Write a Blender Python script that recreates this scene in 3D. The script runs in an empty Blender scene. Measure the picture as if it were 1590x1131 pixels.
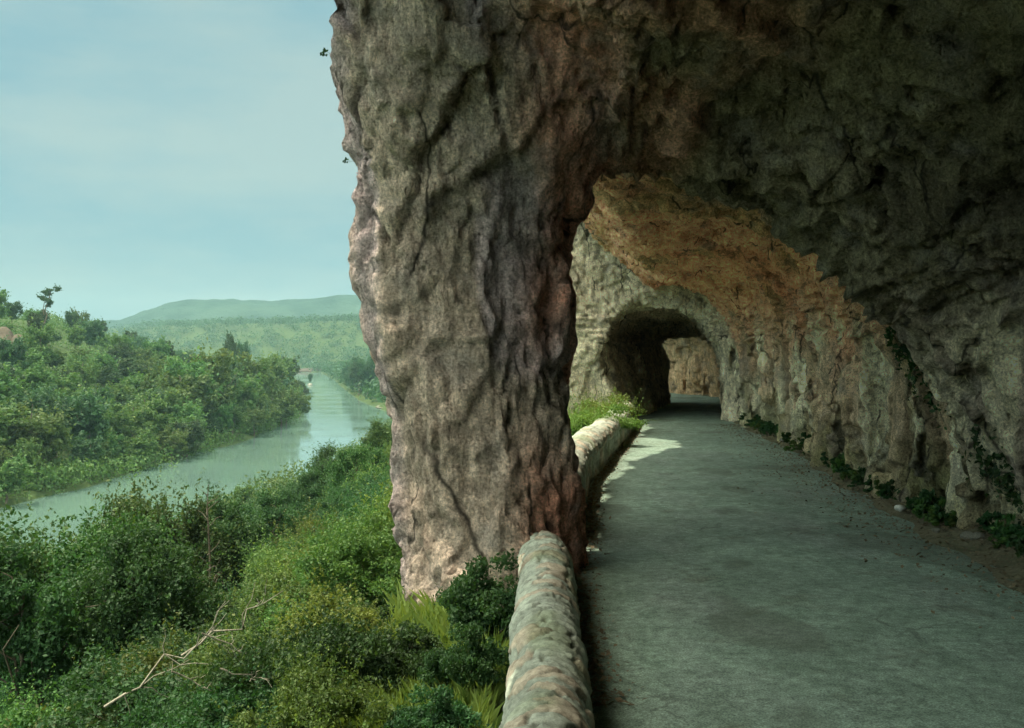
import bpy, math, random, time
import numpy as np
T0 = time.time()
rad = math.radians
sc = bpy.context.scene

# ------------------------------------------------------------------ camera
EYE = 2.3            # eye height over the road, metres
cam_d = bpy.data.cameras.new('camera')
cam = bpy.data.objects.new('camera', cam_d)
sc.collection.objects.link(cam)
cam_d.sensor_width = 36.0
cam_d.lens = 36.0 * 1705 / 1590
cam_d.clip_start = 0.05
cam_d.clip_end = 20000
cam.location = (0, 0, EYE)
cam.rotation_euler = (rad(90 - 0.69), 0, 0)
sc.camera = cam

# ------------------------------------------------------------------ sky, sun, exposure
SUN_EL, SUN_AZ = 66.0, -66.0      # azimuth from straight ahead (+y), negative = left
w = bpy.data.worlds.new('World')
sc.world = w
w.use_nodes = True
nt = w.node_tree
nt.nodes.clear()
wo = nt.nodes.new('ShaderNodeOutputWorld')
bg = nt.nodes.new('ShaderNodeBackground')
sky = nt.nodes.new('ShaderNodeTexSky')
sky.sky_type = 'NISHITA'
sky.sun_disc = False
sky.sun_elevation = rad(SUN_EL)
sky.sun_rotation = rad(SUN_AZ)
sky.altitude = 200
sky.dust_density = 2.5
STR = 0.12
bg.inputs['Strength'].default_value = STR
tc = nt.nodes.new('ShaderNodeTexCoord')
mp = nt.nodes.new('ShaderNodeMapping')
mp.inputs['Scale'].default_value = (1.0, 1.0, 3.6)
ns = nt.nodes.new('ShaderNodeTexNoise')
ns.inputs['Scale'].default_value = 3.4
ns.inputs['Detail'].default_value = 6
ns.inputs['Roughness'].default_value = 0.5
rp = nt.nodes.new('ShaderNodeValToRGB')
rp.color_ramp.elements[0].position = 0.40
rp.color_ramp.elements[0].color = (0.195 / STR, 0.355 / STR, 0.38 / STR, 1)
rp.color_ramp.elements[1].position = 0.62
rp.color_ramp.elements[1].color = (0.30 / STR, 0.42 / STR, 0.395 / STR, 1)
mx = nt.nodes.new('ShaderNodeMixRGB')
mx.inputs[0].default_value = 0.90      # thin high cloud veil over the blue
L = nt.links.new
L(tc.outputs['Generated'], mp.inputs['Vector'])
L(mp.outputs['Vector'], ns.inputs['Vector'])
L(ns.outputs['Fac'], rp.inputs['Fac'])
L(sky.outputs['Color'], mx.inputs[1])
L(rp.outputs['Color'], mx.inputs[2])
# overhead, out of view, extra brightness is added to fill the shade
sx = nt.nodes.new('ShaderNodeSeparateXYZ')
zr = nt.nodes.new('ShaderNodeMapRange')
zr.interpolation_type = 'SMOOTHSTEP'
zr.inputs['From Min'].default_value = 0.30
zr.inputs['From Max'].default_value = 0.85
zr.inputs['To Min'].default_value = 1.0
zr.inputs['To Max'].default_value = 4.6
def sky_fill(src, fac, col):
    """multiply src by 1 + fac * col : brighter, more neutral unseen sky"""
    v = nt.nodes.new('ShaderNodeVectorMath'); v.operation = 'MULTIPLY_ADD'
    c3 = nt.nodes.new('ShaderNodeVectorMath'); c3.operation = 'SCALE'
    c3.inputs[0].default_value = col
    L(fac, c3.inputs['Scale'])
    L(c3.outputs[0], v.inputs[0])
    L(src, v.inputs[1]); L(src, v.inputs[2])
    return v.outputs[0]


L(tc.outputs['Generated'], sx.inputs[0])
L(sx.outputs['Z'], zr.inputs['Value'])
zr.inputs['To Min'].default_value = 0.0; zr.inputs['To Max'].default_value = 1.0
g1 = sky_fill(mx.outputs['Color'], zr.outputs['Result'], (5.2, 3.7, 2.9))
# added brightness in the unseen sky behind the camera, filling the pillar front
yr = nt.nodes.new('ShaderNodeMapRange')
yr.interpolation_type = 'SMOOTHSTEP'
yr.inputs['From Min'].default_value = 0.1
yr.inputs['From Max'].default_value = -0.8
L(sx.outputs['Y'], yr.inputs['Value'])
g2 = sky_fill(g1, yr.outputs['Result'], (4.6, 3.7, 3.1))
L(g2, bg.inputs['Color'])
L(bg.outputs['Background'], wo.inputs['Surface'])

sd = bpy.data.lights.new('sun', 'SUN')
sd.energy = 5.0
sd.angle = rad(0.7)
sd.color = (1.0, 0.90, 0.68)
sun = bpy.data.objects.new('sun', sd)
sc.collection.objects.link(sun)
from mathutils import Vector, Matrix
az, el = rad(SUN_AZ), rad(SUN_EL)
to_sun = Vector((math.sin(az) * math.cos(el), math.cos(az) * math.cos(el), math.sin(el)))
sun.rotation_euler = (-to_sun).to_track_quat('-Z', 'Y').to_euler()
sun.location = (-30, 0, 40)

sc.view_settings.view_transform = 'Standard'
sc.view_settings.look = 'None'
sc.view_settings.gamma = 1
sc.view_settings.exposure = 0.5
sc.render.engine = 'CYCLES'
cy = sc.cycles
cy.use_denoising = True
cy.max_bounces = 6
cy.diffuse_bounces = 4
cy.glossy_bounces = 2
cy.transmission_bounces = 3
cy.volume_bounces = 0
cy.transparent_max_bounces = 4
cy.use_adaptive_sampling = True
cy.adaptive_threshold = 0.02

# ------------------------------------------------------------------ helpers
RNG = np.random.default_rng(7)
TAB = RNG.random((48, 48, 48)).astype(np.float32) * 2 - 1


def vn(x, y, z):
    """value noise in [-1,1] on flat arrays"""
    xi = np.floor(x); yi = np.floor(y); zi = np.floor(z)
    fx = x - xi; fy = y - yi; fz = z - zi
    fx = fx * fx * (3 - 2 * fx); fy = fy * fy * (3 - 2 * fy); fz = fz * fz * (3 - 2 * fz)
    i0 = xi.astype(np.int32) % 48; j0 = yi.astype(np.int32) % 48; k0 = zi.astype(np.int32) % 48
    i1 = (i0 + 1) % 48; j1 = (j0 + 1) % 48; k1 = (k0 + 1) % 48
    a = TAB[i0, j0, k0] * (1 - fx) + TAB[i1, j0, k0] * fx
    b = TAB[i0, j1, k0] * (1 - fx) + TAB[i1, j1, k0] * fx
    c = TAB[i0, j0, k1] * (1 - fx) + TAB[i1, j0, k1] * fx
    d = TAB[i0, j1, k1] * (1 - fx) + TAB[i1, j1, k1] * fx
    return (a * (1 - fy) + b * fy) * (1 - fz) + (c * (1 - fy) + d * fy) * fz


def worley(x, y, z):
    xi, yi, zi = np.floor(x), np.floor(y), np.floor(z)
    F1 = np.full(x.shape, 9., np.float32); F2 = F1.copy(); ID = np.zeros(x.shape, np.float32); TI = np.zeros(x.shape, np.float32)
    for a in (-1, 0, 1):
        for b in (-1, 0, 1):
            for c in (-1, 0, 1):
                i, j, k = xi + a, yi + b, zi + c
                I, J, K = i.astype(int) % 48, j.astype(int) % 48, k.astype(int) % 48
                dx = i + .5 + .45 * TAB[I, J, K] - x
                dy = j + .5 + .45 * TAB[J, K, I] - y
                dz = k + .5 + .45 * TAB[K, I, J] - z
                d = np.sqrt(dx * dx + dy * dy + dz * dz)
                n = d < F1
                F2 = np.where(n, F1, np.minimum(F2, d)); ID = np.where(n, TAB[J, I, K], ID)
                TI = np.where(n, dx * TAB[I, K, J] + dy * TAB[K, J, I] + dz * TAB[J, K, I], TI); F1 = np.where(n, d, F1)
    return F1, F2, ID, TI


def ss(a, b, x):
    t = np.clip((x - a) / (b - a), 0, 1)
    return t * t * (3 - 2 * t)


def smax(a, b, k):
    h = np.clip(0.5 + 0.5 * (a - b) / k, 0, 1)
    return b * (1 - h) + a * h + k * h * (1 - h)


def smin(a, b, k):
    return -smax(-a, -b, k)


def link(o, parent=None):
    sc.collection.objects.link(o)
    if parent is not None:
        o.parent = parent
    return o


def tag(o, label=None, cat=None, group=None, kind=None):
    if label: o['label'] = label
    if cat: o['category'] = cat
    if group: o['group'] = group
    if kind: o['kind'] = kind
    return o


def np_mesh(name, V, F, mat=None, smooth=True, attrs=None):
    """V (n,3), F (m,k) with k=3 or 4"""
    V = np.asarray(V, dtype=np.float32); F = np.asarray(F, dtype=np.int32)
    me = bpy.data.meshes.new(name)
    k = F.shape[1]
    me.vertices.add(len(V)); me.vertices.foreach_set('co', V.ravel())
    me.loops.add(F.size); me.loops.foreach_set('vertex_index', F.ravel())
    me.polygons.add(len(F))
    me.polygons.foreach_set('loop_start', np.arange(0, F.size, k, dtype=np.int32))
    me.polygons.foreach_set('use_smooth', np.full(len(F), smooth))
    if attrs:
        for an, arr in attrs.items():
            at = me.attributes.new(an, 'FLOAT_COLOR', 'POINT')
            at.data.foreach_set('color', np.asarray(arr, dtype=np.float32).ravel())
    me.update(calc_edges=True)
    me.validate()
    if mat: me.materials.append(mat)
    return me


def mobj(name, V, F, mat, parent=None, smooth=True, attrs=None):
    return link(bpy.data.objects.new(name, np_mesh(name, V, F, mat, smooth, attrs)), parent)


def grid_faces(n, m, wrap=False):
    """quads of an n x m vertex grid (index i*m+j); wrap joins j=m-1 to 0"""
    i = np.arange(n - 1)[:, None]
    j = np.arange(m if wrap else m - 1)[None, :]
    j2 = (j + 1) % m
    a = i * m + j; b = (i + 1) * m + j; c = (i + 1) * m + j2; d = i * m + j2
    return np.stack([a + 0 * d, b + 0 * d, c, d], -1).reshape(-1, 4)


class NB:
    """small node-material builder"""
    def __init__(s, name, rough=0.9, spec=0.3):
        s.m = bpy.data.materials.new(name); s.m.use_nodes = True
        s.t = s.m.node_tree
        s.b = s.t.nodes['Principled BSDF']
        s.out = s.t.nodes['Material Output']
        s.b.inputs['Roughness'].default_value = rough
        s.b.inputs['Specular IOR Level'].default_value = spec
        s.co = s.n('ShaderNodeTexCoord').outputs['Object']

    def n(s, t): return s.t.nodes.new(t)

    def l(s, a, b): s.t.links.new(a, b)

    def noise(s, scale, detail=5, rough=0.55, vec=(1, 1, 1), co=None):
        mp = s.n('ShaderNodeMapping'); mp.inputs['Scale'].default_value = vec
        s.l(co or s.co, mp.inputs['Vector'])
        t = s.n('ShaderNodeTexNoise'); t.inputs['Scale'].default_value = scale
        t.inputs['Detail'].default_value = detail; t.inputs['Roughness'].default_value = rough
        s.l(mp.outputs[0], t.inputs['Vector'])
        return t.outputs['Fac']

    def vor(s, scale, feature='F1', vec=(1, 1, 1)):
        mp = s.n('ShaderNodeMapping'); mp.inputs['Scale'].default_value = vec
        s.l(s.co, mp.inputs['Vector'])
        t = s.n('ShaderNodeTexVoronoi'); t.feature = feature; t.inputs['Scale'].default_value = scale
        s.l(mp.outputs[0], t.inputs['Vector'])
        return t.outputs['Distance']

    def ramp(s, fac, p0, p1, c0=(0, 0, 0, 1), c1=(1, 1, 1, 1)):
        r = s.n('ShaderNodeValToRGB')
        r.color_ramp.elements[0].position = p0; r.color_ramp.elements[1].position = p1
        r.color_ramp.elements[0].color = c0 if len(c0) == 4 else (*c0, 1)
        r.color_ramp.elements[1].color = c1 if len(c1) == 4 else (*c1, 1)
        s.l(fac, r.inputs[0])
        return r.outputs[0]

    def mix(s, fac, a, b, mode='MIX'):
        m = s.n('ShaderNodeMixRGB'); m.blend_type = mode
        for i, v in ((0, fac), (1, a), (2, b)):
            if isinstance(v, (int, float)): m.inputs[i].default_value = v
            elif isinstance(v, tuple): m.inputs[i].default_value = (*v[:3], 1)
            else: s.l(v, m.inputs[i])
        return m.outputs[0]

    def math(s, op, a, b=0.0):
        m = s.n('ShaderNodeMath'); m.operation = op
        for i, v in ((0, a), (1, b)):
            if isinstance(v, (int, float)): m.inputs[i].default_value = v
            else: s.l(v, m.inputs[i])
        return m.outputs[0]

    def bump(s, h, strength=0.5, dist=0.02, prev=None):
        b = s.n('ShaderNodeBump'); b.inputs['Strength'].default_value = strength
        b.inputs['Distance'].default_value = dist
        s.l(h, b.inputs['Height'])
        if prev is not None: s.l(prev, b.inputs['Normal'])
        return b.outputs['Normal']

    def attr(s, name):
        a = s.n('ShaderNodeAttribute'); a.attribute_name = name
        return a.outputs['Color']

    def done(s, color=None, normal=None, rough=None):
        if color is not None: s.l(color, s.b.inputs['Base Color'])
        if normal is not None: s.l(normal, s.b.inputs['Normal'])
        if rough is not None: s.l(rough, s.b.inputs['Roughness'])
        return s.m


# ------------------------------------------------------------------ materials
def rock_material():
    k = NB('rock', 0.95, 0.15)
    base = k.attr('tint')
    grain = k.noise(9, 8, 0.7)
    c = k.mix(1.0, base, k.ramp(grain, 0.30, 0.70, (0.60, 0.60, 0.60), (1.38, 1.36, 1.32)), 'MULTIPLY')
    stk = k.noise(7, 6, 0.7, (1, 1, 0.13))
    c = k.mix(0.85, c, k.ramp(stk, 0.34, 0.66, (0.60, 0.58, 0.56), (1.34, 1.34, 1.34)), 'MULTIPLY')
    pit = k.math('ADD', k.vor(21, 'F1', (1, 1, .6)), k.math('MULTIPLY', k.math('SUBTRACT', k.noise(13, 4, .7), .5), .7))
    pg = k.math('MULTIPLY', k.ramp(k.noise(2.4, 4, .6), .5, .62), .5)
    c = k.mix(pg, c, k.ramp(pit, 0.08, 0.40, (0.42, 0.40, 0.37), (1.12, 1.12, 1.12)), 'MULTIPLY')
    blot = k.noise(1.7, 5, 0.65)
    c = k.mix(k.math('MULTIPLY', k.ramp(blot, 0.5, 0.68), 0.55), c, (0.33, 0.30, 0.28))
    dk = k.noise(3.2, 6, 0.7, (1, 1, 0.45))
    c = k.mix(k.math('MULTIPLY', k.ramp(dk, 0.55, 0.75), 0.6), c, (0.085, 0.075, 0.062))
    fine = k.noise(34, 6, 0.75)
    c = k.mix(0.8, c, k.ramp(fine, 0.36, 0.64, (0.36, 0.36, 0.36), (1.62, 1.62, 1.62)), 'MULTIPLY')
    # hairline joints, warped, mostly upright
    wv = k.n('ShaderNodeTexNoise'); wv.inputs['Scale'].default_value = 2.2; wv.inputs['Detail'].default_value = 4
    k.l(k.co, wv.inputs['Vector'])
    vmx = k.n('ShaderNodeVectorMath'); vmx.operation = 'MULTIPLY_ADD'
    k.l(wv.outputs['Color'], vmx.inputs[0]); vmx.inputs[1].default_value = (.30, .30, .45); k.l(k.co, vmx.inputs[2])
    mpp = k.n('ShaderNodeMapping'); mpp.inputs['Scale'].default_value = (1, 1, .26); k.l(vmx.outputs[0], mpp.inputs['Vector'])
    vo = k.n('ShaderNodeTexVoronoi'); vo.feature = 'DISTANCE_TO_EDGE'; vo.inputs['Scale'].default_value = 1.15
    k.l(mpp.outputs[0], vo.inputs['Vector'])
    gate = k.ramp(k.noise(.9, 3, .5), .48, .56)
    crk = k.math('MULTIPLY', k.ramp(vo.outputs['Distance'], 0.004, 0.022, (1, 1, 1), (0, 0, 0)), gate)
    c = k.mix(k.math('MULTIPLY', crk, .85), c, (0.035, 0.03, 0.026))
    n1 = k.bump(k.noise(6, 10, 0.75), 1.0, 0.17)
    n1 = k.bump(k.math('SUBTRACT', 1.0, crk), 0.8, 0.05, n1)
    n2 = k.bump(fine, 1.0, 0.06, n1)
    n2 = k.bump(k.ramp(pit, 0.05, 0.4), 0.5, 0.02, n2)
    return k.done(c, n2)


def road_material():
    k = NB('asphalt', 0.85, 0.3)
    big = k.noise(0.35, 4, 0.6)
    c = k.ramp(big, 0.35, 0.65, (0.17, 0.235, 0.20), (0.235, 0.325, 0.275))
    pt = k.noise(0.9, 3, 0.5, (1, 0.35, 1))
    c = k.mix(k.math('MULTIPLY', k.ramp(pt, 0.5, 0.7), 0.5), c, (0.21, 0.24, 0.235))
    mud = k.noise(1.3, 5, 0.6)
    c = k.mix(k.math('MULTIPLY', k.ramp(mud, 0.58, 0.75), 0.5), c, (0.10, 0.075, 0.05))
    g = k.noise(70, 3, 0.8)
    c = k.mix(0.95, c, k.ramp(g, 0.36, 0.64, (0.45, 0.45, 0.45), (1.6, 1.6, 1.6)), 'MULTIPLY')
    g2 = k.noise(11, 6, 0.75)
    c = k.mix(0.9, c, k.ramp(g2, 0.34, 0.66, (0.6, 0.6, 0.6), (1.4, 1.4, 1.4)), 'MULTIPLY')
    blot = k.noise(2.6, 5, .65, (1, .8, 1))
    c = k.mix(0.9, c, k.ramp(blot, 0.33, 0.66, (0.74, 0.78, 0.73), (1.2, 1.18, 1.18)), 'MULTIPLY')
    # worn tar repairs and long thin cracks
    tar = k.ramp(k.noise(.7, 2, .4, (1, .5, 1)), .60, .63)
    c = k.mix(k.math('MULTIPLY', tar, .45), c, (.085, .10, .08))
    wv = k.n('ShaderNodeTexNoise'); wv.inputs['Scale'].default_value = 1.6; wv.inputs['Detail'].default_value = 5
    k.l(k.co, wv.inputs['Vector'])
    vmx = k.n('ShaderNodeVectorMath'); vmx.operation = 'MULTIPLY_ADD'
    k.l(wv.outputs['Color'], vmx.inputs[0]); vmx.inputs[1].default_value = (1.1, 1.1, 0); k.l(k.co, vmx.inputs[2])
    vo = k.n('ShaderNodeTexVoronoi'); vo.feature = 'DISTANCE_TO_EDGE'; vo.inputs['Scale'].default_value = .55
    k.l(vmx.outputs[0], vo.inputs['Vector'])
    crk = k.math('MULTIPLY', k.ramp(vo.outputs['Distance'], 0.003, 0.012, (1, 1, 1), (0, 0, 0)), k.ramp(k.noise(.8, 3, .5), .5, .6))
    c = k.mix(k.math('MULTIPLY', crk, .5), c, (0.05, 0.06, 0.05))
    nn = k.bump(g, 0.8, 0.015)
    nn = k.bump(k.noise(5, 6, 0.65), 0.5, 0.03, nn)
    return k.done(c, nn)


def soil_material(name, a, b, sc_=2.0):
    k = NB(name, 0.95, 0.1)
    c = k.ramp(k.noise(sc_, 8, 0.65), 0.35, 0.65, a, b)
    c = k.mix(0.8, c, k.ramp(k.noise(sc_ * 14, 5, 0.7), 0.3, 0.7, (0.6, 0.6, 0.6), (1.4, 1.4, 1.4)), 'MULTIPLY')
    return k.done(c, k.bump(k.noise(sc_ * 8, 6, 0.7), 0.8, 0.05))


def leaf_material(name, dark, light, tip=None, rnd=0.5, trans=0.3):
    k = NB(name, 0.6, 0.25)
    oi = k.n('ShaderNodeObjectInfo').outputs['Random']
    at = k.attr('leaf')
    sep = k.n('ShaderNodeSeparateColor'); k.l(at, sep.inputs[0])
    c = k.mix(sep.outputs[0], dark, light)
    if tip: c = k.mix(k.math('MULTIPLY', sep.outputs[1], 0.55), c, tip)
    hs = k.n('ShaderNodeHueSaturation')
    k.l(k.math('ADD', k.math('MULTIPLY', oi, 0.05 * rnd * 2), 0.5 - 0.05 * rnd), hs.inputs['Hue'])
    k.l(k.math('ADD', k.math('MULTIPLY', oi, 0.8 * rnd), 1 - 0.4 * rnd), hs.inputs['Value'])
    k.l(c, hs.inputs['Color'])
    col = hs.outputs[0]
    k.l(col, k.b.inputs['Base Color'])
    tr = k.n('ShaderNodeBsdfTranslucent'); k.l(k.mix(1.0, col, (1.5, 1.5, 0.7), 'MULTIPLY'), tr.inputs['Color'])
    ms = k.n('ShaderNodeMixShader'); ms.inputs[0].default_value = trans
    k.l(k.b.outputs[0], ms.inputs[1]); k.l(tr.outputs[0], ms.inputs[2])
    k.l(ms.outputs[0], k.out.inputs['Surface'])
    return k.m


def bark_material(name, a, b):
    k = NB(name, 0.9, 0.2)
    c = k.ramp(k.noise(6, 6, 0.7, (1, 1, 0.2)), 0.35, 0.65, a, b)
    return k.done(c, k.bump(k.noise(12, 5, 0.7, (1, 1, 0.15)), 0.8, 0.03))


M_ROCK = rock_material()
M_ROAD = road_material()
M_VERGE = soil_material('verge_soil', (0.09, 0.10, 0.06), (0.20, 0.18, 0.125), 1.5)
M_SOIL = soil_material('slope_soil', (0.025, 0.045, 0.015), (0.05, 0.075, 0.025), 0.3)
M_BARK = bark_material('bark', (0.05, 0.04, 0.03), (0.14, 0.12, 0.09))
M_DEAD = bark_material('dead_wood', (0.17, 0.155, 0.12), (0.36, 0.33, 0.27))
M_FAR = leaf_material('leaves_far', (0.02, 0.055, 0.018), (0.075, 0.135, 0.038), (0.16, 0.20, 0.06), 0.55)
M_FARD = leaf_material('leaves_far_dark', (0.016, 0.045, 0.022), (0.04, 0.09, 0.035), None, 0.8)
M_BUSH = leaf_material('leaves_bush', (0.02, 0.055, 0.014), (0.095, 0.16, 0.042), (0.20, 0.26, 0.08), 0.8)
M_BUSHD = leaf_material('leaves_bush_dark', (0.010, 0.035, 0.014), (0.042, 0.10, 0.033), None, 0.5)
M_MID = leaf_material('leaves_mid', (0.008, 0.030, 0.010), (0.048, 0.098, 0.026), (0.15, 0.20, 0.06), 0.5)
M_YEL = leaf_material('leaves_yellow', (0.06, 0.115, 0.022), (0.17, 0.235, 0.06), (0.28, 0.33, 0.10), 0.5)


# ------------------------------------------------------------------ plan of the road (y = distance ahead)
def itp(y, *pts):
    p = np.array(pts, dtype=float)
    return np.interp(y, p[:, 0], p[:, 1])


def sm_itp(y, *pts):
    return (itp(y - 1.2, *pts) + itp(y, *pts) * 2 + itp(y + 1.2, *pts)) / 4


def xl(y):   # left road edge = inner foot of the parapet
    return sm_itp(y, (-14, .40), (5, .40), (8, .47), (10.8, .55), (13, .8), (18.2, 1.25), (24, 2.2), (27, 2.75),
                  (32.7, 3.65), (36, 4.0), (42, 5.2), (48, 6.6), (53, 6.6), (60, 5.5), (70, 4))


def xe(y):   # right road edge
    return sm_itp(y, (-14, 4.6), (10, 4.75), (14.5, 5.15), (19, 5.6), (23.8, 6.2), (33, 6.9), (36, 7.0), (42, 8.3),
                  (48, 10.2), (53, 10.3), (60, 9), (70, 8))


def xr(y):   # rock wall on the right
    return sm_itp(y, (-14, 6.3), (8, 6.0), (12.4, 5.75), (15, 5.85), (19, 6.15), (24, 6.75), (27, 7.15), (34, 7.45),
                  (36, 7.35), (42, 8.7), (48, 10.8), (52, 11.0), (56, 9.8), (60, 8.6), (70, 7))


# ------------------------------------------------------------------ rock: implicit solid, meshed with surface nets
def axis(*segs):
    out = [segs[0][0]]
    for a, b, h in segs:
        n = max(1, int(round((b - a) / h)))
        out += list(np.linspace(a, b, n + 1)[1:])
    return np.array(out, dtype=np.float32)


GX = axis((-4.4, -2.6, .2), (-2.6, 1.5, .05), (1.5, 7.6, .075), (7.6, 12.4, .14), (12.4, 17, .6))
GY = axis((-13, 5, .45), (5, 9, .13), (9, 9.8, .075), (9.8, 13.4, .05), (13.4, 18, .075), (18, 36.5, .11), (36.5, 50, .17), (50, 64, .2), (64, 70, .8))
GZ = axis((-3.2, -1.0, .2), (-1.0, 6.6, .062), (6.6, 8, .2), (8, 18, .7))


def pillar_lr(z):
    zl = np.array([-3, -.57, .24, .85, 1.66, 2.2, 2.6, 2.94, 3.28, 3.68, 4.15, 4.4, 4.63, 6, 8])
    l = np.array([-1.0, -1.08, -1.1, -1.15, -1.2, -1.37, -1.54, -1.64, -1.67, -1.64, -1.56, -1.68, -1.70, -1.68, -1.8])
    r = np.array([.95, .85, .74, .70, .64, .60, .66, .68, .66, .70, .95, 1.1, 1.2, 1.9, 2.4])
    return np.interp(z, zl, l) - .02 + .06 * ss(2.4, 2.8, z) * ss(4.1, 3.6, z) - .10 * ss(4.3, 5.2, z) + .04 * ss(1.4, .8, z), np.interp(z, zl, r) - .06 + .05 * ss(1.6, .8, z) - .10 * ss(2.4, 3.4, z)


def rock_field():
    X = GX[:, None, None]; Y = GY[None, :, None]; Z = GZ[None, None, :]
    y1 = GY
    def col(v): return v.astype(np.float32)[None, :, None]
    XL, XR = col(xl(y1)), col(xr(y1))
    # --- near and middle half-vault: void below the ceiling, left of the wall
    zmid = col(itp(y1, (-14, 6.3), (5, 6.1), (9, 5.45), (11, 4.75), (12.3, 4.38), (12.9, 4.35), (13.6, 4.65), (30, 4.6), (35, 4.45), (50, 4.4), (70, 4.2)))
    rise = np.maximum(0, (XL + 0.5) - X)
    zc = zmid + col(itp(y1, (-14, .5), (9.5, .5), (12.5, .95), (70, .95))) * rise
    hc = col(itp(y1, (-14, 10.6), (6, 10.2), (9, 9.2), (12.0, 7.1), (12.9, 7.0), (13.8, 8.0), (20, 9.4), (30, 10.4), (36, 10.6), (48, 13.2), (55, 12.6), (70, 10)))
    lean = 0.10 * np.maximum(0, Z - 1.0)
    v = smax(Z - zc, (X + lean - XR), 0.6)
    v = smax(v, (X + Z - hc) * 0.7071, 0.9)
    void = v
    # --- tunnel bore between y 35.4 and 48.6
    lx = col(xl(y1)) + 0.0
    cxx = (lx + XR - 0.35) / 2
    left_t = lx - 0.05 - col(itp(y1, (35, .56), (38, .46), (47, .14))) * Z + col(itp(y1, (38, 0), (46, .35)))          # left jamb leans out as it rises
    t = smax(left_t - X, X - (XR - 0.2), 0.3)
    ell = (np.sqrt(((X - cxx + 0.16 * Z + 0.2) / 2.6) ** 2 + (np.maximum(Z - 1.1, 0) / col(itp(y1, (36, 2.95), (48, 1.95)))) ** 2) - 1) * 1.7
    t = smax(t, ell, 0.3)
    t = smax(t, (X + Z - XR - 1.95) * .7071, 0.5)
    inT = col(np.maximum(35.4 - y1, y1 - 48.6))     # negative inside tunnel stretch
    # open stretches are void outside the tunnel stretch, bore inside it
    openv = smax(void, -inT, 0.35)
    far_end = col(y1 - 63.0)
    openv = smax(openv, far_end + 0 * openv, 0.5)
    openv = smax(openv, col(-2.5 - y1) + 0 * openv, 0.8)  # unseen closure behind the camera, added to cut light on the ceiling
    voidall = np.minimum(openv, np.maximum(t, inT - 0.6))
    del t, ell, openv, void, v
    # --- outer mass, its unseen lip shaped to steer sun and shade
    xf0 = col(itp(y1, (-14, -4.2), (-2, -4.2), (0, -2.2), (4.5, -2.2), (5.5, -3.0), (10.8, -3.0), (12.5, -2.7), (18, -1.95), (22, -1.1), (24, -.5), (26.0, .35), (27.4, 1.2), (28.6, 1.55), (29.8, 1.1), (30.6, .3), (34, 1.3), (36, 1.2), (48, 2.5), (55, 3.5), (70, 2)))
    face = xf0 - 0.12 * np.maximum(0, Z - 6.5)
    low = ss(0.2, -0.4, Z)
    footx = np.where(col(np.abs(y1 - 42)) < 6.9, col(itp(y1, (0, 1), (35, 1.3), (49, 3), (70, 3))), XL - 0.35)
    face = face * (1 - low) + np.maximum(face, footx) * low
    mass = X - face
    solid_all = smin(mass, voidall, 0.25)
    # --- floor slab under the road (solid below -0.35)
    slab = np.minimum(-0.9 - Z, X - (XL - 0.3))
    solid_all = np.maximum(solid_all, slab)
    # --- the pillar
    l, r = pillar_lr(GZ)
    cx = ((l + r) / 2).astype(np.float32)[None, None, :]; hx = ((r - l) / 2).astype(np.float32)[None, None, :]
    fy = np.interp(GZ, [-3, 0, 3, 5, 8], [11.55, 11.7, 11.85, 11.6, 11.2]).astype(np.float32)[None, None, :]
    hy = np.interp(GZ, [-3, 0, 4, 5, 8], [1.15, 1.0, 1.0, 1.25, 1.8]).astype(np.float32)[None, None, :]
    e = 2.6
    p = 1 - (np.abs((X - cx) / hx) ** e + np.abs((Y - fy) / hy) ** e) ** (1 / e)
    p = p * 1.05
    f = smax(solid_all, p, 0.28)
    # --- noise only near the surface
    f = f.astype(np.float32)
    idx = np.nonzero(np.abs(f) < 0.8)
    x = GX[idx[0]]; y = GY[idx[1]]; z = GZ[idx[2]]
    wall = ss(-1.6, -0.2, x - xr(y)) * ss(3.8, 2.2, z)
    pil = ss(1.5, 0.6, x) * ss(9.6, 10.3, y) * ss(13.6, 12.9, y)
    n = 0.20 * vn(x * .7, y * .7, z * .7 + 9)
    n += 0.11 * vn(x * 1.7 + 3, y * 1.7, z * 1.3)
    n += 0.03 * vn(x * 3.9, y * 3.9, z * 3.3 + 5)
    n *= 1 - 0.55 * pil
    fl = vn(x * 1.5 + 7, y * 1.5 + 0.5 * z, z * .28)
    fl2 = vn(x * 3.4 + 2, y * 3.4 + 0.3 * z, z * .5)
    n += wall * (0.55 * (0.5 - np.abs(fl)) + 0.20 * (0.5 - np.abs(fl2)))
    # bedding / tool strokes on the ceiling
    ceil = ss(2.6, 3.8, z) * (1 - pil)
    wq = .5 * vn(x * .6, y * .6, z * .6)
    n += ceil * 0.26 * (0.4 - np.abs(vn(x * .45 + 4, y * 1.9 + wq * 2, z * .5)))
    n += ceil * 0.13 * (0.4 - np.abs(vn(x * .8 + 4, y * 4.4 + wq * 4, z * .8)))
    # pillar: vertical slabs and ledges
    def stair(v, k_):
        q = v * k_; fl_ = np.floor(q)
        return (fl_ + ss(.38, .62, q - fl_)) / k_
    n += pil * 0.10 * (0.45 - np.abs(vn(x * 2.6 + .4 * z + 9, y * 2.0, z * .35)))
    n += pil * (0.05 * stair(vn(x * 1.7 + 3.3 + z * .12, y * 1.0, z * .30), 4.5) + 0.04 * stair(vn(x * 3.4 + z * .3, y * 2.2, z * .8 + 3), 3.5))
    f[idx] += n.astype(np.float32)
    # close the outside of the block
    f[0] = np.minimum(f[0], -0.05); f[-1] = -0.05
    f[:, 0] = -0.05; f[:, -1] = -0.05; f[:, :, -1] = -0.05; f[:, :, 0] = -0.05
    return f


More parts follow.
